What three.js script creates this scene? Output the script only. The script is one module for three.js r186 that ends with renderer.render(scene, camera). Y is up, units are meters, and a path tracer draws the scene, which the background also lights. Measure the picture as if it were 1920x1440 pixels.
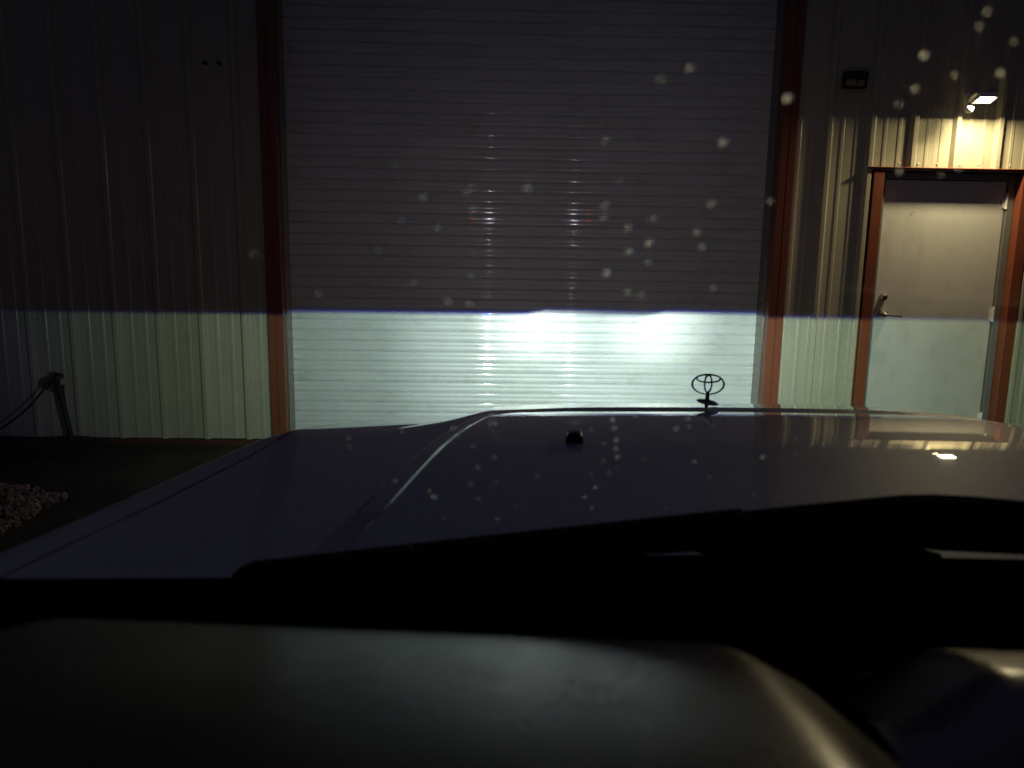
import * as THREE from 'three';
import { RoundedBoxGeometry } from 'three/addons/geometries/RoundedBoxGeometry.js';
import { mergeGeometries } from 'three/addons/utils/BufferGeometryUtils.js';
import { RectAreaLightUniformsLib } from 'three/addons/lights/RectAreaLightUniformsLib.js';

// ---------------------------------------------------------------- camera, sky, exposure
const EYE = 1.49, WALL = -5.83, CURTAIN = -6.03;
const rad = THREE.MathUtils.degToRad;
const PITCH = rad(9.73), YAW = rad(1.6), ROLL = rad(0.875);
const scene = new THREE.Scene();
const camera = new THREE.PerspectiveCamera(52.2, 4 / 3, 0.05, 400);
camera.position.set(0, EYE, 0);
camera.rotation.set(-PITCH, -YAW, ROLL, 'YXZ');
camera.focus = 3.8;
camera.userData.fStop = 5.2;
scene.add(camera);

const renderer = new THREE.WebGLRenderer({ antialias: true });
renderer.toneMapping = THREE.LinearToneMapping;
renderer.toneMappingExposure = 1.25;
renderer.shadowMap.enabled = true;
RectAreaLightUniformsLib.init();

{ // a clear night sky over a town: deep blue, a little lighter towards the horizon all round
  const W = 64, H = 32, d = new Float32Array(W * H * 4);
  for (let j = 0; j < H; j++) {
    const el = ((j + 0.5) / H - 0.5) * Math.PI, k = Math.pow(1 - Math.max(0, Math.sin(el)), 3);
    const c = [0.0125 + 0.006 * k, 0.0128 + 0.005 * k, 0.0235 + 0.004 * k];
    for (let i = 0; i < W; i++) d.set([...c, 1], (j * W + i) * 4);
  }
  const t = new THREE.DataTexture(d, W, H, THREE.RGBAFormat, THREE.FloatType);
  t.mapping = THREE.EquirectangularReflectionMapping; t.magFilter = THREE.LinearFilter; t.needsUpdate = true;
  scene.background = t; scene.environment = t;
}

// ---------------------------------------------------------------- helpers
let seed = 7;
const rnd = () => { seed = (seed * 1664525 + 1013904223) >>> 0; return seed / 4294967296; };
const used = new Map();
const numbered = (n) => { const k = used.get(n) ?? 0; used.set(n, k + 1); return k ? `${n}_${String(k).padStart(3, '0')}` : n; };
const smooth = (a, b, x) => { const t = Math.min(1, Math.max(0, (x - a) / (b - a))); return t * t * (3 - 2 * t); };
const lerp = (a, b, t) => a + (b - a) * t;
function curve(pts) { // monotone-ish cubic through [x, y] points
  return (x) => {
    if (x <= pts[0][0]) return pts[0][1] + (x - pts[0][0]) * (pts[1][1] - pts[0][1]) / (pts[1][0] - pts[0][0]);
    const n = pts.length;
    if (x >= pts[n - 1][0]) return pts[n - 1][1] + (x - pts[n - 1][0]) * (pts[n - 1][1] - pts[n - 2][1]) / (pts[n - 1][0] - pts[n - 2][0]);
    let i = 0; while (x > pts[i + 1][0]) i++;
    const m = (k) => k <= 0 ? (pts[1][1] - pts[0][1]) / (pts[1][0] - pts[0][0]) : k >= n - 1 ? (pts[n - 1][1] - pts[n - 2][1]) / (pts[n - 1][0] - pts[n - 2][0]) : (pts[k + 1][1] - pts[k - 1][1]) / (pts[k + 1][0] - pts[k - 1][0]);
    const h = pts[i + 1][0] - pts[i][0], t = (x - pts[i][0]) / h, t2 = t * t, t3 = t2 * t;
    return (2 * t3 - 3 * t2 + 1) * pts[i][1] + (t3 - 2 * t2 + t) * h * m(i) + (-2 * t3 + 3 * t2) * pts[i + 1][1] + (t3 - t2) * h * m(i + 1);
  };
}
function noise2(N, cell, s0) { // tileable value noise, N x N
  const g = Math.max(2, Math.round(N / cell)), v = new Float32Array(g * g); let s = s0 >>> 0;
  for (let i = 0; i < v.length; i++) { s = (Math.imul(s, 1664525) + 1013904223) >>> 0; v[i] = s / 4294967296; }
  const o = new Float32Array(N * N);
  for (let y = 0; y < N; y++) for (let x = 0; x < N; x++) {
    const fx = x / N * g, fy = y / N * g, x0 = Math.floor(fx), y0 = Math.floor(fy), a = smooth(0, 1, fx - x0), b = smooth(0, 1, fy - y0), X = (x0 + 1) % g, Y = (y0 + 1) % g;
    o[y * N + x] = lerp(lerp(v[y0 * g + x0], v[y0 * g + X], a), lerp(v[Y * g + x0], v[Y * g + X], a), b);
  }
  return o;
}
function tex(N, f, srgb, repeat = [1, 1]) {
  const d = new Uint8Array(N * N * 4);
  for (let i = 0; i < N * N; i++) { const c = f(i, i % N, Math.floor(i / N)); d.set([c[0], c[1], c[2], 255].map((x) => Math.max(0, Math.min(255, x))), i * 4); }
  const t = new THREE.DataTexture(d, N, N); t.magFilter = THREE.LinearFilter; t.minFilter = THREE.LinearMipmapLinearFilter; t.generateMipmaps = true;
  t.wrapS = t.wrapT = THREE.RepeatWrapping; t.repeat.set(...repeat); if (srgb) t.colorSpace = THREE.SRGBColorSpace; t.needsUpdate = true; return t;
}
const lin = (r, g, b) => new THREE.Color().setRGB(r, g, b);
const mat = (c, roughness = 0.6, o = {}) => new THREE.MeshPhysicalMaterial({ color: c, roughness, ...o });

function mesh(name, geo, material, parent) {
  const m = new THREE.Mesh(geo, material); m.name = parent === scene ? numbered(name) : name;
  m.castShadow = m.receiveShadow = true; parent.add(m); return m;
}
function thing(name, label, category, group) {
  const o = new THREE.Group(); o.name = numbered(name); o.userData = { label, category }; if (group) o.userData.group = group; scene.add(o); return o;
}
function structure(name, geo, material) { const m = mesh(name, geo, material, scene); m.userData.kind = 'structure'; return m; }
function box(x0, x1, y0, y1, z0, z1, r = 0.003) {
  const w = x1 - x0, h = y1 - y0, d = z1 - z0, g = new RoundedBoxGeometry(w, h, d, 2, Math.min(r, w / 2.1, h / 2.1, d / 2.1));
  return g.translate((x0 + x1) / 2, (y0 + y1) / 2, (z0 + z1) / 2);
}
const moved = (g, x, y, z) => g.translate(x, y, z);
function uvXY(g, sx = 1, sy = 1) { // uv in metres from x and y
  const p = g.attributes.position, a = new Float32Array(p.count * 2);
  for (let i = 0; i < p.count; i++) { a[2 * i] = p.getX(i) * sx; a[2 * i + 1] = p.getY(i) * sy; }
  return g.setAttribute('uv', new THREE.BufferAttribute(a, 2));
}
function uvXZ(g) {
  const p = g.attributes.position, a = new Float32Array(p.count * 2);
  for (let i = 0; i < p.count; i++) { a[2 * i] = p.getX(i); a[2 * i + 1] = p.getZ(i); }
  return g.setAttribute('uv', new THREE.BufferAttribute(a, 2));
}
function sheet(nu, nv, f) { // smooth grid surface f(u, v) -> [x, y, z]
  const p = [], ix = [];
  for (let j = 0; j <= nv; j++) for (let i = 0; i <= nu; i++) p.push(...f(i / nu, j / nv));
  for (let j = 0; j < nv; j++) for (let i = 0; i < nu; i++) { const a = j * (nu + 1) + i, b = a + 1, c = a + nu + 1; ix.push(a, b, c, b, c + 1, c); }
  const g = new THREE.BufferGeometry(); g.setAttribute('position', new THREE.Float32BufferAttribute(p, 3)); g.setIndex(ix); g.computeVertexNormals(); return g;
}

// ---------------------------------------------------------------- materials
const N = 512, nA = noise2(N, 4, 11), nB = noise2(N, 24, 12), nC = noise2(N, 110, 13), nD = noise2(N, 2, 14);
const streak = (() => { // vertical dirt runs
  const g = noise2(N, 7, 31), o = new Float32Array(N * N);
  for (let x = 0; x < N; x++) for (let y = 0; y < N; y++) o[y * N + x] = g[(Math.floor(y / 14) % N) * N + x] * 0.6 + nC[y * N + x] * 0.4;
  return o;
})();
const wallTint = tex(N, (i) => { const v = 232 + 9 * streak[i] + 8 * (nB[i] - 0.5) - 6 * (nD[i] > 0.95); return [v, v - 1, v - 3]; }, true, [0.55, 0.4]);
const wallRough = tex(N, (i) => { const v = 120 + 70 * (nC[i] - 0.5) + 40 * (nA[i] - 0.5); return [v, v, v]; }, false, [0.9, 0.9]);
const dent = tex(N, (i) => { const v = 128 + 90 * (nC[i] - 0.5) + 34 * (nB[i] - 0.5); return [v, v, v]; }, false, [0.7, 0.5]);
const doorTint = tex(N, (i) => { const k = Math.max(0, nB[i] - 0.55) * streak[i]; const v = 232 - 40 * k - 16 * nC[i] + 8 * (nD[i] - 0.5); return [v, v - 3 - 8 * k, v - 8 - 16 * k]; }, true, [0.8, 0.5]);
const groundTint = tex(N, (i) => { const v = 120 + 70 * (nC[i] - 0.5) + 60 * (nB[i] - 0.5) + 55 * (nD[i] - 0.5); return [v + 6, v, v - 14]; }, true, [0.35, 0.35]);
const groundBump = tex(N, (i) => { const v = 255 * (0.5 * nD[i] + 0.3 * nA[i] + 0.2 * nB[i]); return [v, v, v]; }, false, [0.9, 0.9]);
const grain = tex(N, (i) => { const v = 255 * (0.55 * nA[i] + 0.45 * nD[i]); return [v, v, v]; }, false, [6, 6]);
const dashRough = tex(N, (i) => { const v = 70 + 40 * (nC[i] - 0.5) + 12 * (nB[i] - 0.5) + 12 * (nA[i] - 0.5); return [v, v, v]; }, false, [2.2, 2.2]);
const dust = tex(N, (i) => { const v = 232 + 14 * (nB[i] - 0.5) + (nD[i] > 0.97 ? -50 : 0); return [v, v, v]; }, true, [1.4, 1.4]);

const slatTint = tex(N, (i) => { const k = Math.max(0, nB[i] - 0.5) * nC[i]; const v = 238 - 34 * k - 16 * nC[i] - 9 * (nD[i] > 0.9) + 6 * (nA[i] - 0.5); return [v, v - 1 - 6 * k, v - 2 - 12 * k]; }, true, [0.6, 1.1]);
const M = {
  wall: mat(lin(0.46, 0.43, 0.32), 0.62, { map: wallTint, roughnessMap: wallRough, bumpMap: dent, bumpScale: 0.0016, specularIntensity: 1 }),
  slat: mat(lin(0.72, 0.735, 0.72), 0.42, { map: slatTint, clearcoat: 0.4, clearcoatRoughness: 0.06 }),
  red: mat(lin(0.215, 0.058, 0.026), 0.40, { map: wallTint }),
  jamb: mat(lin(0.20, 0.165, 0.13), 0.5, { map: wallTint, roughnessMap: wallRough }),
  frame: mat(lin(0.17, 0.17, 0.165), 0.45, { map: wallTint }),
  leaf: mat(lin(0.64, 0.64, 0.625), 0.5, { map: doorTint, bumpMap: dent, bumpScale: 0.002 }),
  white: mat(lin(0.7, 0.69, 0.65), 0.45),
  chrome: mat(lin(0.45, 0.44, 0.41), 0.22, { metalness: 1 }),
  steel: mat(lin(0.4, 0.4, 0.4), 0.4, { metalness: 0.8 }),
  black: mat(lin(0.012, 0.012, 0.013), 0.6),
  rubber: mat(lin(0.012, 0.012, 0.013), 0.75),
  plastic: mat(lin(0.016, 0.016, 0.018), 0.5, { bumpMap: grain, bumpScale: 0.0003 }),
  brass: mat(lin(0.42, 0.32, 0.13), 0.45, { metalness: 0.3 }),
  ground: mat(lin(0.16, 0.145, 0.11), 0.95, { map: groundTint, bumpMap: groundBump, bumpScale: 0.012 }),
  soil: mat(lin(0.010, 0.009, 0.008), 1.0, { bumpMap: groundBump, bumpScale: 0.02 }),
  stone: mat(lin(0.28, 0.22, 0.18), 0.9, { flatShading: true }),
  galv: mat(lin(0.014, 0.015, 0.016), 0.6),
  darkRed: mat(lin(0.07, 0.022, 0.014), 0.5),
  tan: mat(lin(0.36, 0.30, 0.2), 0.6),
  hose: mat(lin(0.012, 0.02, 0.013), 0.6),
  paint: mat(lin(0.42, 0.46, 0.62), 0.55, { map: dust, clearcoat: 1, clearcoatRoughness: 0.012 }),
  glass: mat(lin(1, 1, 1), 0, { transmission: 1, thickness: 0, ior: 1.5 }),
  water: mat(lin(1, 1, 1), 0.42, { transmission: 1, thickness: 0.003, ior: 1.33 }),
  dash: mat(lin(0.022, 0.023, 0.023), 1.0, { roughnessMap: dashRough, bumpMap: grain, bumpScale: 0.0002, ior: 2.3 }),
  ornament: mat(lin(0.02, 0.025, 0.03), 0.25, { clearcoat: 0.6, clearcoatRoughness: 0.1 }),
  tyre: mat(lin(0.02, 0.02, 0.02), 0.9),
};

// ---------------------------------------------------------------- ground
structure('ground', uvXZ(new THREE.PlaneGeometry(240, 240, 1, 1).rotateX(-Math.PI / 2)), M.ground);

// ---------------------------------------------------------------- the metal building
const building = thing('metal_building', 'beige ribbed metal building with rust red trim, roll-up door and side door', 'building');
const PITCHX = 0.3125;
function ribProfile(x0, x1, first) { // cross-section of the ribbed sheet between x0 and x1: [x, z]
  const P = [], H = 0.032, add = (x, z) => { if (x > x0 + 1e-4 && x < x1 - 1e-4) P.push([x, z]); };
  const bend = (x, z, dx0, dz0, dx1, dz1, r) => { add(x - dx0 * r, z - dz0 * r); add(x, z + (dz1 * r - dz0 * r) * 0.28); add(x + dx1 * r, z + dz1 * r); };
  P.push([x0, 0]);
  const n0 = Math.floor((x0 - first) / PITCHX) - 1, n1 = Math.ceil((x1 - first) / PITCHX) + 1;
  for (let n = n0; n <= n1; n++) {
    const c = first + n * PITCHX, s = Math.hypot(0.02, H), ax = 0.02 / s, az = H / s, r = 0.003;
    bend(c - 0.035, 0, 1, 0, ax, az, r); bend(c - 0.015, H, ax, az, 1, 0, r); bend(c + 0.015, H, 1, 0, ax, -az, r); bend(c + 0.035, 0, ax, -az, 1, 0, r);
    for (const m of [PITCHX / 3, PITCHX * 2 / 3]) {
      const k = c + m, q = 0.0045, s2 = Math.hypot(0.006, q), bx = 0.006 / s2, bz = q / s2;
      bend(k - 0.016, 0, 1, 0, bx, bz, 0.0015); bend(k - 0.010, q, bx, bz, 1, 0, 0.0015); bend(k + 0.010, q, 1, 0, bx, -bz, 0.0015); bend(k + 0.016, 0, bx, -bz, 1, 0, 0.0015);
    }
  }
  P.push([x1, 0]);
  return P;
}
function ribbed(x0, x1, y0, y1, first) {
  const P = ribProfile(x0, x1, first), g = sheet(P.length - 1, 1, (u, v) => { const [x, z] = P[Math.round(u * (P.length - 1))]; return [x, lerp(y0, y1, v), WALL + z]; });
  return uvXY(g);
}
function wallPanels(x0, x1, y0, y1, first) { // sheets three ribs wide, each lapped a little over the next
  const W = 3 * PITCHX, start = first - PITCHX / 2;
  let n = Math.floor((x0 - start) / W);
  for (let a = start + n * W; a < x1; a += W) {
    const p = Math.max(a, x0), q = Math.min(a + W, x1); if (q - p < 0.01) continue;
    const m = mesh('wall_panel', ribbed(p, q, y0, y1, first), M.wall, building); m.position.z = (Math.round((a - start) / W) & 1) ? 0.0012 : 0;
  }
}
const LEFT = -1.815, RIGHT = 2.42, EAVE = 5.2, HEAD = 4.25;
wallPanels(-7.5, -1.62, 0.05, EAVE, LEFT);
wallPanels(2.16, 2.80, 0.05, EAVE, RIGHT);
wallPanels(2.80, 3.92, 2.10, EAVE, RIGHT);
wallPanels(3.92, 8.2, 0.05, EAVE, RIGHT);
wallPanels(-1.62, 2.16, HEAD, EAVE, LEFT);
// shell behind: side walls, back, roof, closed so that no light comes through
mesh('side_wall', box(-7.55, -7.5, 0, EAVE, -15, WALL), M.wall, building);
mesh('side_wall', box(8.2, 8.25, 0, EAVE, -15, WALL), M.wall, building);
mesh('back_wall', box(-7.55, 8.25, 0, EAVE, -15.05, -15), M.wall, building);
mesh('liner_wall', box(-7.48, -1.62, 0, EAVE, WALL - 0.12, WALL - 0.08), M.jamb, building);
mesh('liner_wall', box(2.16, 2.80, 0, EAVE, WALL - 0.30, WALL - 0.20), M.jamb, building);
mesh('liner_wall', box(3.94, 8.18, 0, EAVE, WALL - 0.12, WALL - 0.08), M.jamb, building);
mesh('roof', box(-7.75, 8.45, EAVE, EAVE + 0.12, -15.2, WALL + 0.12), M.galv, building);
mesh('eave_trim', box(-7.7, 8.4, EAVE - 0.16, EAVE - 0.004, WALL + 0.036, WALL + 0.11), M.red, building);
mesh('base_trim', box(-7.5, -1.645, 0.0, 0.045, WALL - 0.02, WALL + 0.038), M.darkRed, building);
mesh('base_trim', box(2.19, 2.76, 0.0, 0.045, WALL - 0.02, WALL + 0.038), M.darkRed, building);
mesh('base_trim', box(4.0, 8.2, 0.0, 0.045, WALL - 0.02, WALL + 0.038), M.darkRed, building);
// trim and jambs round the roll-up door
function jambTrim(x0, x1, y1) { // folded trim with a shallow groove down its face
  const s = new THREE.Shape(), w = x1 - x0, g = 0.004;
  s.moveTo(0, -0.05); s.lineTo(0, 0.036); s.lineTo(0.004, 0.04); s.lineTo(w * 0.45, 0.04); s.lineTo(w * 0.45 + g, 0.034); s.lineTo(w * 0.55 - g, 0.034); s.lineTo(w * 0.55, 0.04); s.lineTo(w - 0.004, 0.04); s.lineTo(w, 0.036); s.lineTo(w, -0.05); s.closePath();
  const e = new THREE.ExtrudeGeometry(s, { depth: y1, bevelEnabled: false }); e.rotateX(-Math.PI / 2); // shape y -> -z, depth -> y
  e.scale(1, 1, -1); const ix = e.index; if (!ix) { const p = e.attributes.position; for (let i = 0; i < p.count; i += 3) for (const a of Object.values(e.attributes)) for (let c = 0; c < a.itemSize; c++) { const k = a.array[(i + 1) * a.itemSize + c]; a.array[(i + 1) * a.itemSize + c] = a.array[(i + 2) * a.itemSize + c]; a.array[(i + 2) * a.itemSize + c] = k; } }
  e.computeVertexNormals(); return uvXY(e.translate(x0, 0, WALL));
}
mesh('jamb_trim', jambTrim(-1.640, -1.528, HEAD + 0.11), M.red, building);
mesh('jamb_trim', jambTrim(2.065, 2.182, HEAD + 0.11), M.red, building);
mesh('head_trim', box(-1.526, 2.063, HEAD, HEAD + 0.11, WALL - 0.05, WALL + 0.04), M.red, building);
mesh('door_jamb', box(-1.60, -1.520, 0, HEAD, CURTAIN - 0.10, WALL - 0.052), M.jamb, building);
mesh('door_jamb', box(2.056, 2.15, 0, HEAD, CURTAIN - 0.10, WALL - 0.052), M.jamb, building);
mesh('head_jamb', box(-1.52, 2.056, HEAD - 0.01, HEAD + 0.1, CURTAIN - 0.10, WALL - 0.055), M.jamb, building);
for (const [x, y] of [[-1.5185, 1.17], [2.0545, 1.15], [2.0545, 1.62], [-1.5185, 2.3], [2.0545, 2.55]])
  for (const dz of [0, 0.045]) mesh('jamb_bolt', moved(new THREE.SphereGeometry(0.007, 10, 6).scale(0.6, 1, 1), x, y, WALL - 0.085 - dz), M.steel, building);
{ // roll-up curtain: interlocking slats, each with two shallow ridges and a groove at its joint
  const door = new THREE.Group(); door.name = 'roll_up_door'; building.add(door);
  const SP = 0.0803, prof = [[0, -0.008], [0.0025, -0.0072], [0.0045, -0.0022], [0.0065, -0.0008], [0.0135, 0.0001], [0.0205, 0.00085], [0.0235, 0.00105], [0.0265, 0.00085], [0.0335, 0.0001], [0.0392, -0.0006], [0.0412, -0.0006], [0.0468, 0.0001], [0.0538, 0.00085], [0.0568, 0.00105], [0.0598, 0.00085], [0.0668, 0.0001], [0.0738, -0.0008], [0.0758, -0.0022], [0.0778, -0.0072], [0.0803, -0.008]];
  const variants = [0, 1, 2, 3, 4].map((n) => uvXY(sheet(1, prof.length - 1, (u, v) => { const [y, z] = prof[Math.round(v * (prof.length - 1))]; return [lerp(-1.56, 2.10, u), y, z]; })));
  variants.forEach((g, n) => { const a = g.attributes.uv; for (let i = 0; i < a.count; i++) a.setXY(i, a.getX(i) * 1.3 + n * 0.77, a.getY(i) + n * 0.39); });
  const rows = Math.ceil((HEAD - 0.06) / SP);
  for (let k = 0; k < rows; k++) {
    const m = mesh('slat', variants[Math.floor(rnd() * 5)], M.slat, door); m.position.set(0, 0.06 + k * SP, CURTAIN); m.rotation.x = (rnd() - 0.5) * 0.006;
    if (k === 19) m.rotation.x = 0.028;
    m.position.z += (rnd() - 0.5) * 0.0012;
  }
  mesh('bottom_bar', box(-1.52, 2.056, 0.0, 0.058, CURTAIN - 0.03, CURTAIN + 0.012), M.jamb, door);
}
{ // side door
  const door = new THREE.Group(); door.name = 'side_door'; building.add(door);
  const LZ = WALL - 0.06;
  mesh('door_leaf', uvXY(box(2.905, 3.815, 0.02, 2.04, LZ - 0.04, LZ, 0.002)), M.leaf, door);
  mesh('door_frame', box(2.848, 2.897, 0, 2.095, WALL - 0.12, WALL - 0.04), M.frame, door);
  mesh('door_frame', box(3.823, 3.872, 0, 2.095, WALL - 0.12, WALL - 0.04), M.frame, door);
  mesh('door_frame', box(2.90, 3.82, 2.047, 2.095, WALL - 0.12, WALL - 0.04), M.frame, door);
  mesh('edge_strip', box(2.8975, 2.9045, 0.03, 2.03, LZ - 0.02, LZ + 0.004, 0.001), M.white, door);
  mesh('door_trim', box(2.768, 2.846, 0, 2.098, WALL - 0.06, WALL + 0.036), M.red, door);
  mesh('door_trim', box(3.874, 3.952, 0, 2.098, WALL - 0.06, WALL + 0.036), M.red, door);
  const cap = new THREE.Shape(); cap.moveTo(-0.05, 0.0); cap.lineTo(0.046, -0.006); cap.lineTo(0.052, 0.006); cap.lineTo(0.048, 0.009); cap.lineTo(-0.05, 0.022); cap.closePath();
  const cg = new THREE.ExtrudeGeometry(cap, { depth: 1.27, bevelEnabled: false }); cg.rotateY(-Math.PI / 2); cg.scale(1, 1, 1);
  // shape x now runs along z: turn so that the nose of the cap points out of the wall
  cg.rotateY(0).translate(3.995, 2.112, WALL);
  mesh('drip_cap', cg, M.red, door);
  for (const y of [1.90, 1.06, 0.24]) {
    const h = mesh('hinge', mergeGeometries([moved(new THREE.CylinderGeometry(0.0095, 0.0095, 0.115, 12), 3.820, y, LZ + 0.014), moved(new THREE.BoxGeometry(0.02, 0.1, 0.004), 3.806, y, LZ + 0.004)]), M.white, door);
    h.userData.label = 'white door hinge';
  }
  // lever handle and dead bolt
  const lz = LZ;
  mesh('handle', mergeGeometries([moved(new THREE.LatheGeometry([[0, 0.055], [0.012, 0.055], [0.018, 0.048], [0.026, 0.030], [0.036, 0.012], [0.037, 0]].map((p) => new THREE.Vector2(...p)), 24).rotateX(Math.PI / 2), 2.972, 1.045, lz), moved(new THREE.CapsuleGeometry(0.0085, 0.115, 6, 12).rotateZ(Math.PI / 2 - 0.06), 3.035, 1.042, lz + 0.052)]), M.chrome, door);
  mesh('dead_bolt', moved(new THREE.LatheGeometry([[0, 0.042], [0.016, 0.042], [0.022, 0.036], [0.027, 0.008], [0.028, 0]].map((p) => new THREE.Vector2(...p)), 24).rotateX(Math.PI / 2), 2.962, 1.178, lz), M.chrome, door);
  // scratch and small dents in the leaf
  const sc = mesh('scratch', moved(new THREE.CapsuleGeometry(0.0022, 0.04, 3, 6).scale(1, 1, 0.4).rotateZ(-0.62), 3.118, 1.795, LZ + 0.0004), M.black, door); sc.userData.label = 'short dark scratch on the door';
}
for (const x of [2.96, 3.10, 3.24, 3.35, 3.41, 3.55, 3.655, 3.78]) mesh('screw', moved(new THREE.SphereGeometry(0.006, 8, 6), x, 2.152, WALL + 0.004 + (Math.abs(((x - RIGHT + 20 * PITCHX) % PITCHX)) < 0.012 ? 0.03 : 0)), M.white, building);
for (const x of [-2.014, -1.918]) mesh('vent_hole', moved(new THREE.CylinderGeometry(0.016, 0.016, 0.012, 14).rotateX(Math.PI / 2), x, 2.743, WALL + 0.006), M.black, building);

// ---------------------------------------------------------------- wall lamp over the side door
{
  const lamp = thing('wall_lamp', 'lit warm outdoor lamp on the wall above the side door', 'lamp');
  const at = new THREE.Vector3(3.405, 2.565, WALL + 0.23), tilt = rad(20);
  mesh('mount_plate', moved(new THREE.CylinderGeometry(0.06, 0.06, 0.03, 24).rotateX(Math.PI / 2), at.x, at.y + 0.02, WALL + 0.016), M.white, lamp);
  mesh('arm', new THREE.TubeGeometry(new THREE.CatmullRomCurve3([new THREE.Vector3(at.x, at.y + 0.02, WALL + 0.03), new THREE.Vector3(at.x, at.y + 0.06, WALL + 0.12), new THREE.Vector3(at.x, at.y + 0.045, WALL + 0.165)]), 12, 0.014, 10), M.white, lamp);
  const head = new THREE.Group(); head.name = 'lamp_head'; lamp.add(head); head.position.copy(at); head.rotation.set(-tilt, 0, 0); head.scale.setScalar(0.62);
  // an open tray: top and four sides, the glowing panel set in its mouth, facing down and out
  mesh('housing', mergeGeometries([box(-0.105, 0.105, 0.022, 0.046, -0.075, 0.075, 0.01), box(-0.105, -0.093, -0.012, 0.03, -0.075, 0.075, 0.004), box(0.093, 0.105, -0.012, 0.03, -0.075, 0.075, 0.004), box(-0.10, 0.10, -0.012, 0.03, -0.075, -0.063, 0.004), box(-0.10, 0.10, -0.012, 0.03, 0.063, 0.075, 0.004)]), M.white, head);
  mesh('lamp_panel', moved(new THREE.BoxGeometry(0.184, 0.006, 0.124), 0, 0.006, 0), new THREE.MeshStandardMaterial({ color: lin(0.8, 0.8, 0.8), emissive: lin(1, 0.9, 0.66), emissiveIntensity: 14 }), head);
  const l = new THREE.RectAreaLight(lin(1, 0.83, 0.47), 820, 0.112, 0.074); l.name = 'lamp_glow'; l.position.set(0, -0.013, 0); l.rotation.x = -Math.PI / 2; head.add(l);
  const sensor = mesh('light_sensor', moved(new THREE.LatheGeometry([[0, -0.027], [0.015, -0.026], [0.025, -0.015], [0.028, 0], [0.025, 0.015], [0.011, 0.021], [0, 0.021]].map((p) => new THREE.Vector2(...p)), 20).rotateX(0.5), at.x - 0.07, at.y - 0.055, WALL + 0.17), M.white, lamp);
  sensor.userData.label = 'small round light sensor under the lamp';
}
// ---------------------------------------------------------------- small black fixture on the wall
{
  const f = thing('wall_flood_light', 'small black box fixture with a dull yellow window, high on the ribbed wall', 'light fixture');
  const x = 2.556, y = 2.705, z = WALL + 0.034;
  mesh('housing', mergeGeometries([box(x - 0.082, x + 0.082, y - 0.052, y + 0.058, z, z + 0.03, 0.004), box(x - 0.082, x + 0.082, y + 0.008, y + 0.058, z + 0.03, z + 0.07, 0.006), box(x - 0.082, x - 0.07, y - 0.052, y + 0.01, z + 0.03, z + 0.052, 0.003), box(x + 0.07, x + 0.082, y - 0.052, y + 0.01, z + 0.03, z + 0.052, 0.003), box(x - 0.07, x + 0.07, y - 0.052, y - 0.04, z + 0.03, z + 0.052, 0.003)]), M.black, f);
  mesh('window', box(x - 0.069, x + 0.069, y - 0.039, y + 0.007, z + 0.0305, z + 0.036, 0.001), M.brass, f);
  mesh('bulb', moved(new THREE.SphereGeometry(0.015, 14, 10), x + 0.012, y - 0.012, z + 0.046), mat(lin(0.25, 0.13, 0.1), 0.3), f);
}
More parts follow.
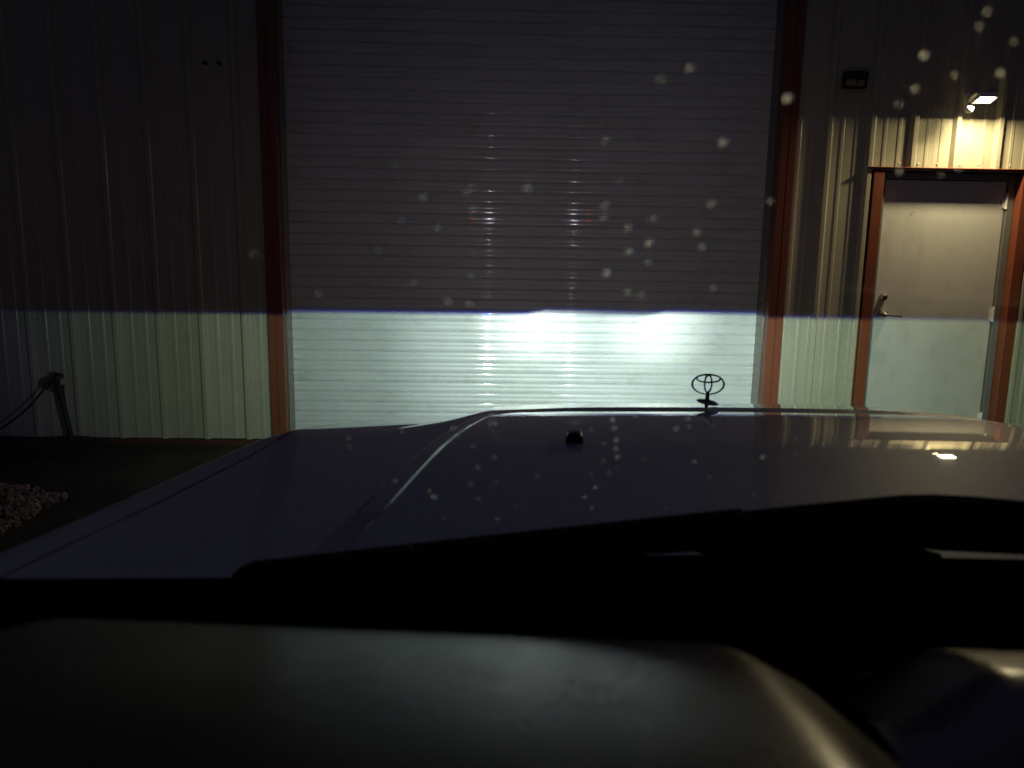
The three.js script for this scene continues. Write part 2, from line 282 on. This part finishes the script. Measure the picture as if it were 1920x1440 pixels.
// ---------------------------------------------------------------- bed, stones, hydrant and hose at the left
{
  const bed = sheet(64, 40, (u, v) => {
    const x = lerp(-6.2, -2.72, u), z = lerp(WALL + 0.05, -4.45, v), edge = lerp(1.05, 0.12, smooth(-3.6, -2.76, x)) , d = (z - WALL) / (edge + 0.06 * Math.sin(x * 9) + 0.05 * Math.sin(x * 23 + 1));
    const h = 0.07 * (1 - smooth(0.6, 1.0, d)) * smooth(0, 0.25, -2.74 - x) + 0.012 * (nB[(Math.floor(u * 300) % N) * N + Math.floor(v * 200)] - 0.5);
    return [x, Math.max(-0.02, h - 0.004), z];
  });
  const b = mesh('planting_bed', uvXZ(bed), M.soil, scene); b.userData = { label: 'low black bed of soil at the foot of the ribbed wall', category: 'planting bed' };
  const st = new THREE.DodecahedronGeometry(1, 0); { const p = st.attributes.position; for (let i = 0; i < p.count; i++) { const x = p.getX(i), y = p.getY(i), z = p.getZ(i), k = 1 + 0.16 * Math.sin(5 * x + 3 * y) + 0.13 * Math.sin(4 * z - 6 * y + 1); p.setXYZ(i, x * k, y * k * 0.75, z * k); } st.computeVertexNormals(); }
  const im = new THREE.InstancedMesh(st, M.stone, 1500), m4 = new THREE.Matrix4(), q = new THREE.Quaternion(), e = new THREE.Euler();
  let n = 0;
  while (n < 1500) {
    const u = rnd(), x = lerp(-3.5, -2.46, u), z = -3.75 - 0.9 * rnd();
    if (x > -2.485 - 0.06 * rnd() || z < -4.60 - 0.05 * Math.sin(x * 8)) continue;
    const r = 0.011 + 0.02 * rnd() * rnd(); e.set(rnd() * 6, rnd() * 6, rnd() * 6); q.setFromEuler(e);
    m4.compose(new THREE.Vector3(x, 0.012 + 0.045 * rnd() * smooth(-2.47, -2.8, x), z), q, new THREE.Vector3(r, r * (0.7 + 0.4 * rnd()), r * (0.8 + 0.4 * rnd())));
    im.setMatrixAt(n, m4); const k = 0.6 + 0.6 * rnd(); im.setColorAt(n, lin(k, k * (0.92 + 0.1 * rnd()), k * (0.85 + 0.2 * rnd()))); n++;
  }
  im.name = 'gravel'; im.userData = { label: 'pale pinkish landscaping stones beside the drive', category: 'gravel', kind: 'stuff' }; im.castShadow = im.receiveShadow = true; scene.add(im);

  const hy = thing('yard_hydrant', 'dark leaning standpipe tap in front of the ribbed wall', 'hydrant');
  const base = new THREE.Vector3(-3.07, 0, WALL + 0.13), top = new THREE.Vector3(-3.125, 0.45, WALL + 0.15);
  mesh('pipe', new THREE.TubeGeometry(new THREE.LineCurve3(base, top), 4, 0.019, 12), M.galv, hy);
  mesh('head', mergeGeometries([moved(new THREE.CylinderGeometry(0.036, 0.03, 0.11, 16), top.x, top.y + 0.02, top.z), moved(new THREE.SphereGeometry(0.038, 16, 10), top.x, top.y + 0.075, top.z)]), M.galv, hy);
  mesh('spout', new THREE.TubeGeometry(new THREE.CatmullRomCurve3([new THREE.Vector3(top.x, top.y + 0.05, top.z), new THREE.Vector3(top.x - 0.055, top.y + 0.055, top.z + 0.02), new THREE.Vector3(top.x - 0.085, top.y, top.z + 0.03)]), 12, 0.02, 10), M.galv, hy);
  mesh('handle', mergeGeometries([moved(new THREE.CylinderGeometry(0.026, 0.026, 0.016, 18).rotateX(1.2).rotateZ(-0.3), top.x + 0.055, top.y + 0.055, top.z + 0.03), new THREE.TubeGeometry(new THREE.LineCurve3(new THREE.Vector3(top.x + 0.06, top.y + 0.04, top.z + 0.03), new THREE.Vector3(top.x + 0.085, top.y - 0.11, top.z + 0.02)), 2, 0.006, 8)]), M.tan, hy);
  const hose = mesh('garden_hose', new THREE.TubeGeometry(new THREE.CatmullRomCurve3([new THREE.Vector3(top.x - 0.085, top.y + 0.01, top.z + 0.03), new THREE.Vector3(top.x - 0.17, top.y - 0.10, top.z + 0.05), new THREE.Vector3(top.x - 0.33, top.y - 0.24, top.z + 0.07), new THREE.Vector3(top.x - 0.55, top.y - 0.36, top.z + 0.09), new THREE.Vector3(top.x - 0.9, 0.085, top.z + 0.12), new THREE.Vector3(top.x - 1.6, 0.085, top.z + 0.2)]), 40, 0.008, 8), M.hose, scene);
  hose.userData = { label: 'dark hose hanging from the standpipe down to the soil', category: 'hose' };
}

// ---------------------------------------------------------------- the car we sit in
// local frame: origin on the ground under the camera, s forward (-z), t to the right of the car's middle, h above the eye
const car = thing('car', 'silver car with a hood ornament, seen from its driver seat, facing the roll-up door', 'car');
const OFF = 0.37; car.rotation.y = -rad(4.4);
const V = (s, t, h) => [t + OFF, EYE + h, -s], V3 = (s, t, h) => new THREE.Vector3(...V(s, t, h));
const plateau = curve([[0.55, -0.333], [0.8, -0.328], [1.05, -0.3235], [1.20, -0.3206], [1.28, -0.3192], [1.34, -0.3191], [1.40, -0.3205], [1.47, -0.3234], [1.54, -0.3276], [1.6, -0.3328], [1.64, -0.3374], [1.68, -0.3422], [1.72, -0.3472], [1.76, -0.3526], [1.80, -0.360], [1.9, -0.39]]);
const mid = curve([[0.55, -0.359], [0.8, -0.355], [1.25, -0.3465], [1.45, -0.3455], [1.6, -0.3445], [1.7, -0.3455], [1.77, -0.3490], [1.80, -0.3524], [1.85, -0.3587], [1.90, -0.3653], [1.95, -0.3726], [2.0, -0.381], [2.05, -0.392], [2.1, -0.41]]);
const edge = curve([[0.45, -0.292], [0.76, -0.31], [1.04, -0.329], [1.33, -0.343], [1.6, -0.355], [1.75, -0.367], [1.9, -0.392], [2.1, -0.45]]);
const halfWidth = curve([[0.5, 0.955], [0.8, 0.95], [1.33, 0.925], [1.6, 0.885], [1.75, 0.83], [1.85, 0.74]]);
const gapAt = (s) => halfWidth(s) - 0.006 - 0.042 * (1 - smooth(1.25, 1.68, s));
const tB = curve([[0.7, 0.612], [1.0, 0.578], [1.3, 0.545], [1.61, 0.497], [1.8, 0.455]]);
const LEAN = 0.018; // the car leans a little to its left
const frontOf = (t) => 1.975 - 0.11 * t * t - 0.25 * t ** 4;
function insideB(s, t) { // signed distance (positive inside) to the outline of the centre bulge
  const a = tB(s) - Math.abs(t), b = 1.765 - 0.05 * t * t - s, r = 0.16;
  if (a > r || b > r) return Math.min(a, b);
  return r - Math.hypot(r - a, r - b);
}
const stepDown = (d, w) => { const x = 1 + d / w, r = 0.08, f = (y) => y <= -r ? 0 : y >= r ? y : (y + r) ** 2 / (4 * r); return f(x) - f(x - 1); }; // 1 inside, 0 at distance w outside: a straight flank, rounded at both ends
const flank = curve([[0.7, 0.455], [0.85, 0.455], [1.0, 0.46], [1.1, 0.462], [1.2, 0.472], [1.3, 0.455], [1.4, 0.438], [1.5, 0.46], [1.6, 0.49], [1.65, 0.46], [1.8, 0.45]]); // steepness of the bulge's flanks
function hoodHeight(s, t) {
  const a = Math.abs(t), q = s + 0.10 * t * t + 0.22 * t ** 4, k = Math.pow(Math.min(1, a / 0.93), 3.4);
  let h = lerp(mid(lerp(s, q, smooth(1.3, 1.7, s))), edge(s), k);
  const rise = smooth(1.42, 1.80, s), tA = lerp(0.66, 0.49, smooth(1.38, 1.84, s));
  h -= 0.019 * rise * (1 - stepDown(tA - a, 0.075));
  const d = insideB(s, t), front = smooth(0.14, 0.04, 1.765 - s), shelf = lerp(0.020, 0.0, front);
  const up = plateau(s + 0.04 * t * t) - 0.012 * a * a, H = Math.max(0.006, up - h), fl = flank(s), w1 = 0.36 * H / (fl + 0.047 * smooth(1.46, 1.32, s) * (1 - 0.55 * smooth(1.07, 0.98, s))), w2 = 0.24 * H / (fl + 0.025 * smooth(1.2, 1.05, s) + 0.03 * smooth(1.38, 1.5, s));
  h = lerp(h, up, 0.36 * stepDown(d, w1) + 0.40 * stepDown(d + 1.05 * w1, shelf + 0.012) + 0.24 * stepDown(d + 1.1 * w1 + shelf + 0.012, w2));
  return h + LEAN * t;
}
{ // hood panel
  const hood = mesh('hood', uvXZ(sheet(900, 460, (u, v) => {
    const vv = v, s0 = lerp(0.72, 2.06, vv), lim = gapAt(Math.min(s0, 1.82)), t = lerp(-lim, lim, u), s = lerp(0.812 - 0.24 * t * t, frontOf(t) + 0.07, vv);
    const tt = lerp(-gapAt(Math.min(s, 1.82)), gapAt(Math.min(s, 1.82)), u);
    return V(s, tt, hoodHeight(s, tt));
  })), M.paint, car);
  for (const t of [-0.325]) { // washer nozzle
    const s = 1.335, y = hoodHeight(s, t), sh = new THREE.Shape(); sh.moveTo(-0.0145, 0); sh.lineTo(-0.0125, 0.012); sh.quadraticCurveTo(-0.011, 0.017, -0.006, 0.018); sh.lineTo(0.006, 0.018); sh.quadraticCurveTo(0.011, 0.017, 0.0125, 0.012); sh.lineTo(0.0145, 0); sh.closePath();
    const g = new THREE.ExtrudeGeometry(sh, { depth: 0.02, bevelEnabled: true, bevelSize: 0.0015, bevelThickness: 0.003, bevelSegments: 2 }).translate(...V(s, t, y - 0.001));
    const p = mesh('washer_nozzle', g, mat(lin(0.012, 0.012, 0.016), 0.22), hood); p.userData.label = 'black washer nozzle on the hood';
  }
}
for (const sd of [-1, 1]) { // front fenders: the narrow top strip beside the hood gap, rolling down into the side
  mesh('fender', uvXZ(sheet(40, 140, (u, v) => {
    const s = lerp(0.52, 1.82, v), g = gapAt(s) + 0.004, w = halfWidth(s);
    const a = u * 2.4; // first part flat, then a quarter round, then the side
    const top = (t) => hoodHeight(s, sd * t), q0 = top(w); 
    if (a < 1) { const t = lerp(g, w, a); return V(s, sd * t, top(t) - 0.001 * a * a); }
    if (a < 1.6) { const q = (a - 1) / 0.6 * Math.PI / 2; return V(s, sd * (w + 0.020 * Math.sin(q)), q0 - 0.001 - 0.022 * (1 - Math.cos(q)) - 0.002 * Math.sin(q)); }
    const q = (a - 1.6) / 0.8; return V(s, sd * (w + 0.020 + 0.02 * Math.sin(q * 3)), q0 - 0.025 - q * 0.42);
  })), M.paint, car);
}
{ // hood ornament: an oval ring holding two crossed ovals, on a stem and a winged foot
  const s = 1.83, y = hoodHeight(s, 0), R = 0.0385, o = new THREE.Group(); o.name = 'hood_ornament'; car.add(o); o.position.set(...V(s, 0, y));
  const ring = (ax, ay, wx, wy, cx, cy, depth) => { // oval whose wall is wx thick at its sides and wy at top and bottom
    const sh = new THREE.Shape(); sh.absellipse(cx, cy, ax, ay, 0, Math.PI * 2); const ho = new THREE.Path(); ho.absellipse(cx, cy, ax - wx, ay - wy, 0, Math.PI * 2, true); sh.holes.push(ho);
    return new THREE.ExtrudeGeometry(sh, { depth, curveSegments: 48, bevelEnabled: true, bevelSize: 0.0004, bevelThickness: 0.0004, bevelSegments: 2 }).translate(0, 0, -depth / 2);
  };
  const cy = 0.0525;
  mesh('emblem', mergeGeometries([ring(R, 0.0245, 0.0036, 0.0016, 0, cy, 0.004), ring(0.0095, 0.0225, 0.0026, 0.0035, 0, cy + 0.001, 0.005), ring(0.0290, 0.0105, 0.0032, 0.0026, 0, cy + 0.0135, 0.0045)]), M.ornament, o);
  const foot = new THREE.Shape(); foot.moveTo(-0.003, 0.032); foot.lineTo(-0.0045, 0.016); foot.lineTo(-0.008, 0.011); foot.lineTo(0.008, 0.011); foot.lineTo(0.0045, 0.016); foot.lineTo(0.003, 0.032); foot.closePath();
  mesh('stem', new THREE.ExtrudeGeometry(foot, { depth: 0.006, bevelEnabled: true, bevelSize: 0.0006, bevelThickness: 0.0006, bevelSegments: 2 }).translate(0, 0, -0.003), M.ornament, o);
  mesh('foot', mergeGeometries([moved(new THREE.SphereGeometry(1, 24, 14).scale(0.0265, 0.0062, 0.018).rotateZ(-0.16), 0.001, 0.0095, 0), moved(new THREE.CylinderGeometry(0.0042, 0.0046, 0.014, 14), -0.001, 0.002, 0)]), mat(lin(0.35, 0.36, 0.37), 0.1, { metalness: 1 }), o);
}
// cowl panel behind the hood
mesh('cowl_panel', sheet(40, 6, (u, v) => { const t = lerp(-0.86, 0.86, u); return V(lerp(0.77, 0.92, v) - 0.25 * t * t, t, lerp(-0.382, -0.375, v)); }), M.plastic, car);

// windshield: curved in plan, its foot at FOOT(t), raked 45 degrees
const RAKE = rad(45), GK = Math.tan(RAKE), G0 = -0.42, FOOT = (t) => 0.90 - 0.26 * t * t;
const gh = (s, t) => G0 + (FOOT(t) - s) * GK;
const glassNormal = (t) => new THREE.Vector3(Math.sin(RAKE) * 0.52 * t, Math.cos(RAKE), -Math.sin(RAKE)).normalize(); // outwards
const onGlass = (s, t, off = 0) => V3(s, t, gh(s, t)).addScaledVector(glassNormal(t), off);
const camBasis = (() => { // camera axes in the car's frame, for laying out what touches the glass
  const q = new THREE.Quaternion().setFromEuler(new THREE.Euler(-PITCH, -YAW, ROLL, 'YXZ')).premultiply(new THREE.Quaternion().setFromAxisAngle(new THREE.Vector3(0, 1, 0), rad(4.4)));
  return [new THREE.Vector3(1, 0, 0), new THREE.Vector3(0, 1, 0), new THREE.Vector3(0, 0, -1)].map((v) => v.applyQuaternion(q));
})();
function glassAt(px, py, off = 0) { // where the sight line of a photo pixel meets the windshield, or a sheet off metres outside it: [s, t]
  const F = 1470, d = camBasis[2].clone().addScaledVector(camBasis[0], (px - 960) / F).addScaledVector(camBasis[1], (720 - py) / F);
  let k = 0.6;
  for (let i = 0; i < 60; i++) { const s = -d.z * k, t = d.x * k - OFF, n = glassNormal(t), s1 = s + n.z * off, t1 = t - n.x * off, err = d.y * k - n.y * off - gh(s1, t1); k -= err / (d.y + GK * (0.52 * t * d.x - d.z)); }
  const t = d.x * k - OFF, n = glassNormal(t);
  return [-d.z * k + n.z * off, t - n.x * off];
}
const windshield = mesh('windshield', sheet(60, 6, (u, v) => { const t = lerp(-0.88, 0.88, u); return onGlass(FOOT(t) - lerp(0, 0.70, v), t).toArray(); }), M.glass, car);
function glassPlate(pts, off, thick) { // a flat plate lying against the glass, outline given in photo pixels
  const dense = []; pts.forEach((a, i) => { const b = pts[(i + 1) % pts.length], n = Math.ceil(Math.hypot(b[0] - a[0], b[1] - a[1]) / 60); for (let k = 0; k < n; k++) dense.push([lerp(a[0], b[0], k / n), lerp(a[1], b[1], k / n)]); });
  const sh = new THREE.Shape(dense.map(([x, y]) => { const [s, t] = glassAt(x, y, off); return new THREE.Vector2(t, FOOT(t) - s); }));
  const g = new THREE.ExtrudeGeometry(sh, { depth: thick, bevelEnabled: thick > 0.004, bevelSize: 0.0015, bevelThickness: 0.0015, bevelSegments: 2 }), p = g.attributes.position;
  for (let i = 0; i < p.count; i++) { const t = p.getX(i), q = onGlass(FOOT(t) - p.getY(i), t, off - p.getZ(i)); p.setXYZ(i, q.x, q.y, q.z); } // the plate is thickened towards the glass
  g.computeVertexNormals(); return g;
}
{
  const top = [[-120, 1088], [0, 1085], [440, 1083], [800, 1066], [1050, 1047], [1200, 1041], [1365, 1040], [1500, 1042], [1700, 1044], [1920, 1049], [2300, 1060]], low = [[2300, 1260], [1600, 1240], [900, 1215], [400, 1220], [-120, 1235]];
  mesh('frit_band', glassPlate([...top, ...low.slice(0)], -0.004, 0.0015), M.black, car);
  const wiper = new THREE.Group(); wiper.name = 'wiper'; car.add(wiper);
  mesh('blade', glassPlate([[438, 1079], [452, 1066], [476, 1055], [900, 1008], [1150, 981], [1388, 956], [1393, 961], [1560, 944], [1690, 931], [1750, 930], [1830, 934], [1960, 946], [2200, 975], [2200, 1040], [1920, 1025], [1850, 1022], [1760, 1018], [1670, 1006], [1585, 1004], [1420, 1008], [1398, 1014], [1372, 1026], [1315, 1025], [1290, 1012], [1232, 1010], [1190, 1034], [1100, 1052], [900, 1075], [440, 1094]], 0.009, 0.007), M.rubber, wiper);
  mesh('arm', glassPlate([[1395, 1012], [1500, 1009], [1590, 1010], [1690, 1020], [1760, 1040], [1740, 1052], [1670, 1040], [1590, 1030], [1480, 1030], [1400, 1036], [1372, 1040]], 0.016, 0.006), M.rubber, wiper);
  mesh('spine', glassPlate([[1000, 1001], [1150, 986], [1340, 968], [1342, 973], [1150, 993], [1000, 1009]], 0.0125, 0.003), M.plastic, wiper);
}
{ // drops of water left on the outside of the glass
  const spots = [[885, 520], [842, 567, 1.2], [778, 532], [883, 572, 1.5], [1139, 514, 1.5], [1216, 495], [1177, 550], [1203, 555, 0.8], [850, 805], [857, 819], [1110, 807, 1.1], [1192, 780, 1.3], [1150, 788], [1153, 803, 1.1], [1156, 827, 1.1], [1156, 842, 1.2], [1159, 858, 1.2], [1133, 834, 0.9], [1132, 866, 0.8], [1158, 878, 0.8], [1142, 887, 0.9], [1110, 892, 0.8], [1268, 805, 1.1], [1207, 863, 0.8], [896, 877, 1.1], [927, 859, 0.9], [887, 838, 0.8], [930, 907], [921, 915, 0.9], [884, 907, 0.8], [1008, 895], [1116, 915, 1.1], [1097, 933], [1110, 953], [968, 952], [898, 936], [815, 932, 1.4], [806, 922, 0.9], [741, 903], [718, 907, 0.8], [758, 810, 0.8], [655, 823, 0.9], [657, 840, 0.9], [888, 353], [877, 363, 1.2], [991, 357, 1.1], [797, 373], [890, 396], [755, 415, 0.9], [822, 429, 1.1], [1135, 387], [1133, 410, 1.2], [1179, 429, 1.2], [1219, 457, 1.3], [1180, 474, 1.1], [1225, 413], [1139, 265, 0.9], [1241, 152, 0.9], [1163, 343, 0.8], [742, 313, 0.8], [710, 473], [1295, 131, 0.9], [1478, 187, 1.1], [1357, 270, 1.2], [1446, 379, 1.1], [1336, 384], [1308, 437], [1317, 465], [1733, 107, 1.3], [1837, 51, 1.4], [1852, 25], [1792, 143, 1.4], [1876, 140, 1.2], [1717, 169], [1687, 198], [1800, 318, 1.2], [1688, 322], [1765, 330], [1902, 80], [1338, 542], [1289, 786, 1.1], [1292, 802], [1431, 858, 1.2], [1330, 897, 1.2], [1492, 825, 0.9], [1492, 853, 0.9], [1303, 867, 0.8], [1413, 869, 0.8], [1415, 930, 0.8], [1458, 933, 0.8], [897, 935], [832, 973, 0.9], [934, 973], [914, 1024], [727, 1042], [714, 1070, 1.1], [1140, 1017, 1.1], [1181, 999, 0.8], [1082, 1007, 0.8], [1250, 956], [771, 1026, 0.8], [697, 1007, 0.8], [600, 553], [478, 480, 0.9], [1775, 990]];
  const g = new THREE.SphereGeometry(1, 14, 8).scale(1, 1, 0.42);
  for (const [x, y, k = 1] of spots) { const m = mesh('water_drop', g, M.water, windshield), [s, t] = glassAt(x, y); m.position.copy(onGlass(s, t, 0.0009)); m.quaternion.setFromUnitVectors(new THREE.Vector3(0, 0, 1), glassNormal(t)); m.scale.setScalar(0.0016 * k * (0.75 + 0.5 * rnd()) * (x > 1600 && y < 400 ? 0.7 : 1)); m.scale.y *= 0.8 + 0.5 * rnd(); }
}
// dashboard
{
  const dashboard = new THREE.Group(); dashboard.name = 'dashboard'; car.add(dashboard);
  const f = curve([[0.10, -0.03], [0.18, -0.004], [0.24, 0.0], [0.28, -0.005], [0.34, -0.0185], [0.40, -0.0345], [0.45, -0.049], [0.48, -0.059], [0.50, -0.068], [0.53, -0.09], [0.57, -0.13], [0.7, -0.18], [0.95, -0.26]]);
  const side = (t) => { const r = Math.max(0, t + 0.262), l = Math.max(0, -0.70 - t); const g = (x) => x < 0.03 ? 9 * x * x : 0.0081 + 0.54 * (x - 0.03) + Math.max(0, x - 0.062) * 1.6; return -g(r) - g(l); };
  mesh('instrument_hood', uvXZ(sheet(160, 160, (u, v) => { const t = lerp(-0.80, -0.172, u), s = lerp(0.16, 0.86 - 0.25 * t * t, v); return V(s, t, -0.193 + f(s) + side(t)); })), M.dash, dashboard);
  mesh('dash_top', uvXZ(sheet(160, 160, (u, v) => { const t = lerp(-0.17, 0.80, u), s = lerp(0.16, 0.86 - 0.25 * t * t, v); return V(s, t, -0.196 + f(Math.max(s - 0.012, 0.40)) + 0.0 - 2.2 * Math.max(0, 0.44 - s) ** 1.6 - 0.04 * smooth(-0.10, -0.17, t)); })), M.dash, dashboard);
  mesh('dash_face', sheet(4, 4, (u, v) => V(lerp(0.16, 0.22, v), lerp(-0.80, 0.80, u), lerp(-0.27, -0.9, v))), M.plastic, dashboard);
}
// head lamps: a lamp behind a cut-off shade in each bucket, a white marker ring and an amber turn lamp
function headLamp(t, kink) {
  const L = new THREE.Group(); L.name = 'headlamp'; car.add(L);
  const S0 = 1.72, SH = 1.84, h0 = 0.93 - EYE;
  const P = (s, tt, y) => new THREE.Vector3(...V(s, tt, y));
  const sg = Math.sign(t), bx = (a, b, ...r) => box(Math.min(OFF + t + sg * a, OFF + t + sg * b), Math.max(OFF + t + sg * a, OFF + t + sg * b), ...r), Y = EYE + h0;
  mesh('bucket', mergeGeometries([bx(-0.16, 0.29, Y + 0.078, Y + 0.088, -1.925, -1.60), bx(-0.16, 0.29, Y - 0.105, Y - 0.095, -1.87, -1.60), bx(-0.16, -0.15, Y - 0.105, Y + 0.085, -1.89, -1.60), bx(0.15, 0.155, Y - 0.105, Y + 0.085, -1.845, -1.60), bx(0.28, 0.29, Y - 0.105, Y + 0.085, -1.89, -1.60), bx(-0.16, 0.29, Y - 0.105, Y + 0.088, -1.598, -1.588)]), M.black, L);
  // shade: everything above its lower edge is cut; the edge steps up a millimetre to the right of the kink
  const slope = (1.004 - 0.93) / (6.03 - S0), e0 = slope * (SH - S0), up = 0.022 * (SH - S0) / (6.03 - S0), kx = kink * (SH - S0);
  const sh = new THREE.Shape(); sh.moveTo(-0.149, e0 - 0.0002); sh.lineTo(kx - 0.0030, e0 - 0.0002); sh.lineTo(kx + 0.0014, e0 + up); sh.lineTo(0.149, e0 + up - 0.0012); sh.lineTo(0.149, 0.075); sh.lineTo(-0.149, 0.075); sh.closePath();
  mesh('cutoff_shade', new THREE.ExtrudeGeometry(sh, { depth: 0.001, bevelEnabled: false }).translate(...V(SH, t, h0)), M.black, L);
  const beam = (color, I, angle, pen, dt, dy, lower = 0, r = 0.027) => {
    const l = new THREE.SpotLight(color, I, 0, rad(angle), pen, 2); l.name = 'beam'; l.position.copy(P(S0, t, h0 - lower)); l.target.position.copy(P(S0 + 1, t + dt, h0 - lower + dy)); l.castShadow = true; l.shadow.radius = r; L.add(l, l.target);
  };
  for (const [az, I] of [[-36, 0.4], [-20, 8.2], [0, 11], [20, 10], [36, 4.5]]) beam(lin(0.74, 1.0, 0.36), I, 28, 1, Math.tan(rad(az)), 0.0);
  for (const [az, I] of [[-24, 3.6], [0, 8.0], [24, 5.2]]) beam(lin(0.0, 0.05, 1), I, 30, 1, Math.tan(rad(az)), 0.0, 0.0006, 0.026);
  beam(lin(0.85, 1.0, 0.95), 14, 18, 1, kink, -0.015);
  for (const dk of [-0.04, -0.005, 0.03]) beam(lin(0.9, 1.0, 0.97), 19, 5.2, 1, kink + dk, 0.0);
  const glow = (c, I, geo, name, pos, li, lc, half) => {
    mesh(name, geo, new THREE.MeshStandardMaterial({ color: lin(0.5, 0.5, 0.5), emissive: c, emissiveIntensity: I }), L);
    const pl = new THREE.SpotLight(lc, li, 0, rad(half), 1, 2); pl.name = name + '_glow'; pl.position.copy(pos); pl.target.position.copy(pos).add(new THREE.Vector3(0, 0.10, -1)); pl.castShadow = true; pl.shadow.radius = 0.6; L.add(pl, pl.target);
  };
  glow(lin(0.75, 0.85, 1), 30, moved(new THREE.SphereGeometry(1, 20, 12).scale(0.042, 0.02, 0.012), ...V(1.865, t, h0 + 0.05)), 'marker_lamp', P(1.868, t, h0 + 0.05), 0.60, lin(0.90, 0.90, 0.97), 40);
  glow(lin(1, 0.20, 0.02), 38, moved(new THREE.SphereGeometry(1, 20, 12).scale(0.036, 0.02, 0.012), ...V(1.85, t + sg * 0.20, h0 + 0.045)), 'turn_lamp', P(1.853, t + sg * 0.20, h0 + 0.045), 0.05, lin(1, 0.35, 0.08), 50);
}
headLamp(-0.55, (() => { const x = 0.365 - -0.0475, z = 6.03 - 1.7287; return Math.tan(Math.atan2(x, z) - rad(4.4)); })());
headLamp(0.55, (() => { const x = 1.302 - 1.0492, z = 6.03 - 1.6443; return Math.tan(Math.atan2(x, z) - rad(4.4)); })());
// nose, bumper and lower body
mesh('grille', mergeGeometries([...Array(5)].map((_, i) => box(OFF - 0.36, OFF + 0.36, EYE - 0.655 + i * 0.034, EYE - 0.635 + i * 0.034, -1.92, -1.88, 0.004)).concat([box(OFF - 0.38, OFF + 0.38, EYE - 0.68, EYE - 0.475, -1.875, -1.86)])), M.plastic, car);
mesh('bumper', box(OFF - 0.84, OFF + 0.84, 0.48, 0.78, -2.02, -1.82, 0.05), M.paint, car);
mesh('radiator_panel', sheet(40, 1, (u, v) => { const t = lerp(-0.86, 0.86, u); return V(1.56, t, lerp(-1.0, hoodHeight(1.56, t) - 0.006, v)); }), M.black, car);
mesh('firewall', box(OFF - 0.84, OFF + 0.84, 0.42, 1.06, -0.99, -0.95), M.black, car);
mesh('floor_pan', box(OFF - 0.82, OFF + 0.82, 0.40, 0.46, -1.85, 2.2), M.black, car);
for (const sd of [-1, 1]) {
  const x = (t) => OFF + sd * t, B = (a, b, ...r) => box(Math.min(x(a), x(b)), Math.max(x(a), x(b)), ...r);
  const d = mesh('side_door', B(0.86, 0.92, 0.46, 1.22, -0.38, 1.2, 0.02), M.paint, car);
  mesh('side_window', B(0.868, 0.872, 1.225, 1.74, -0.10, 1.2, 0.001), M.glass, d);
  mesh('quarter_panel', B(0.86, 0.92, 0.46, 1.22, 1.21, 2.5, 0.02), M.paint, car);
  mesh('rear_window', B(0.868, 0.872, 1.225, 1.74, 1.30, 2.4, 0.001), M.glass, car);
  mesh('pillar', B(0.84, 0.90, 1.22, 1.76, 1.205, 1.295, 0.01), M.plastic, car);
  const pl = new THREE.TubeGeometry(new THREE.LineCurve3(onGlass(FOOT(0.93) - 0.08, sd * 0.95), onGlass(FOOT(0.93) - 0.70, sd * 0.92)), 4, 0.04, 12);
  mesh('windshield_pillar', pl, M.plastic, car);
  for (const z of [-1.32, 1.38]) {
    const w = mesh('tyre', new THREE.TorusGeometry(0.27, 0.105, 18, 48).rotateY(Math.PI / 2).scale(1.15, 1, 1).translate(x(0.74), 0.374, z), M.tyre, car);
    mesh('rim', new THREE.LatheGeometry([[0, 0.04], [0.07, 0.045], [0.09, 0.02], [0.19, 0.0], [0.205, 0.06], [0.205, -0.09]].map((p) => new THREE.Vector2(...p)), 32).rotateZ(-sd * Math.PI / 2).translate(x(0.78), 0.374, z), M.steel, w);
  }
}
mesh('roof', box(OFF - 0.86, OFF + 0.86, 1.76, 1.83, -0.30, 2.45, 0.03), M.paint, car);
mesh('tailgate', box(OFF - 0.86, OFF + 0.86, 0.46, 1.76, 2.42, 2.50, 0.03), M.paint, car);

renderer.render(scene, camera);
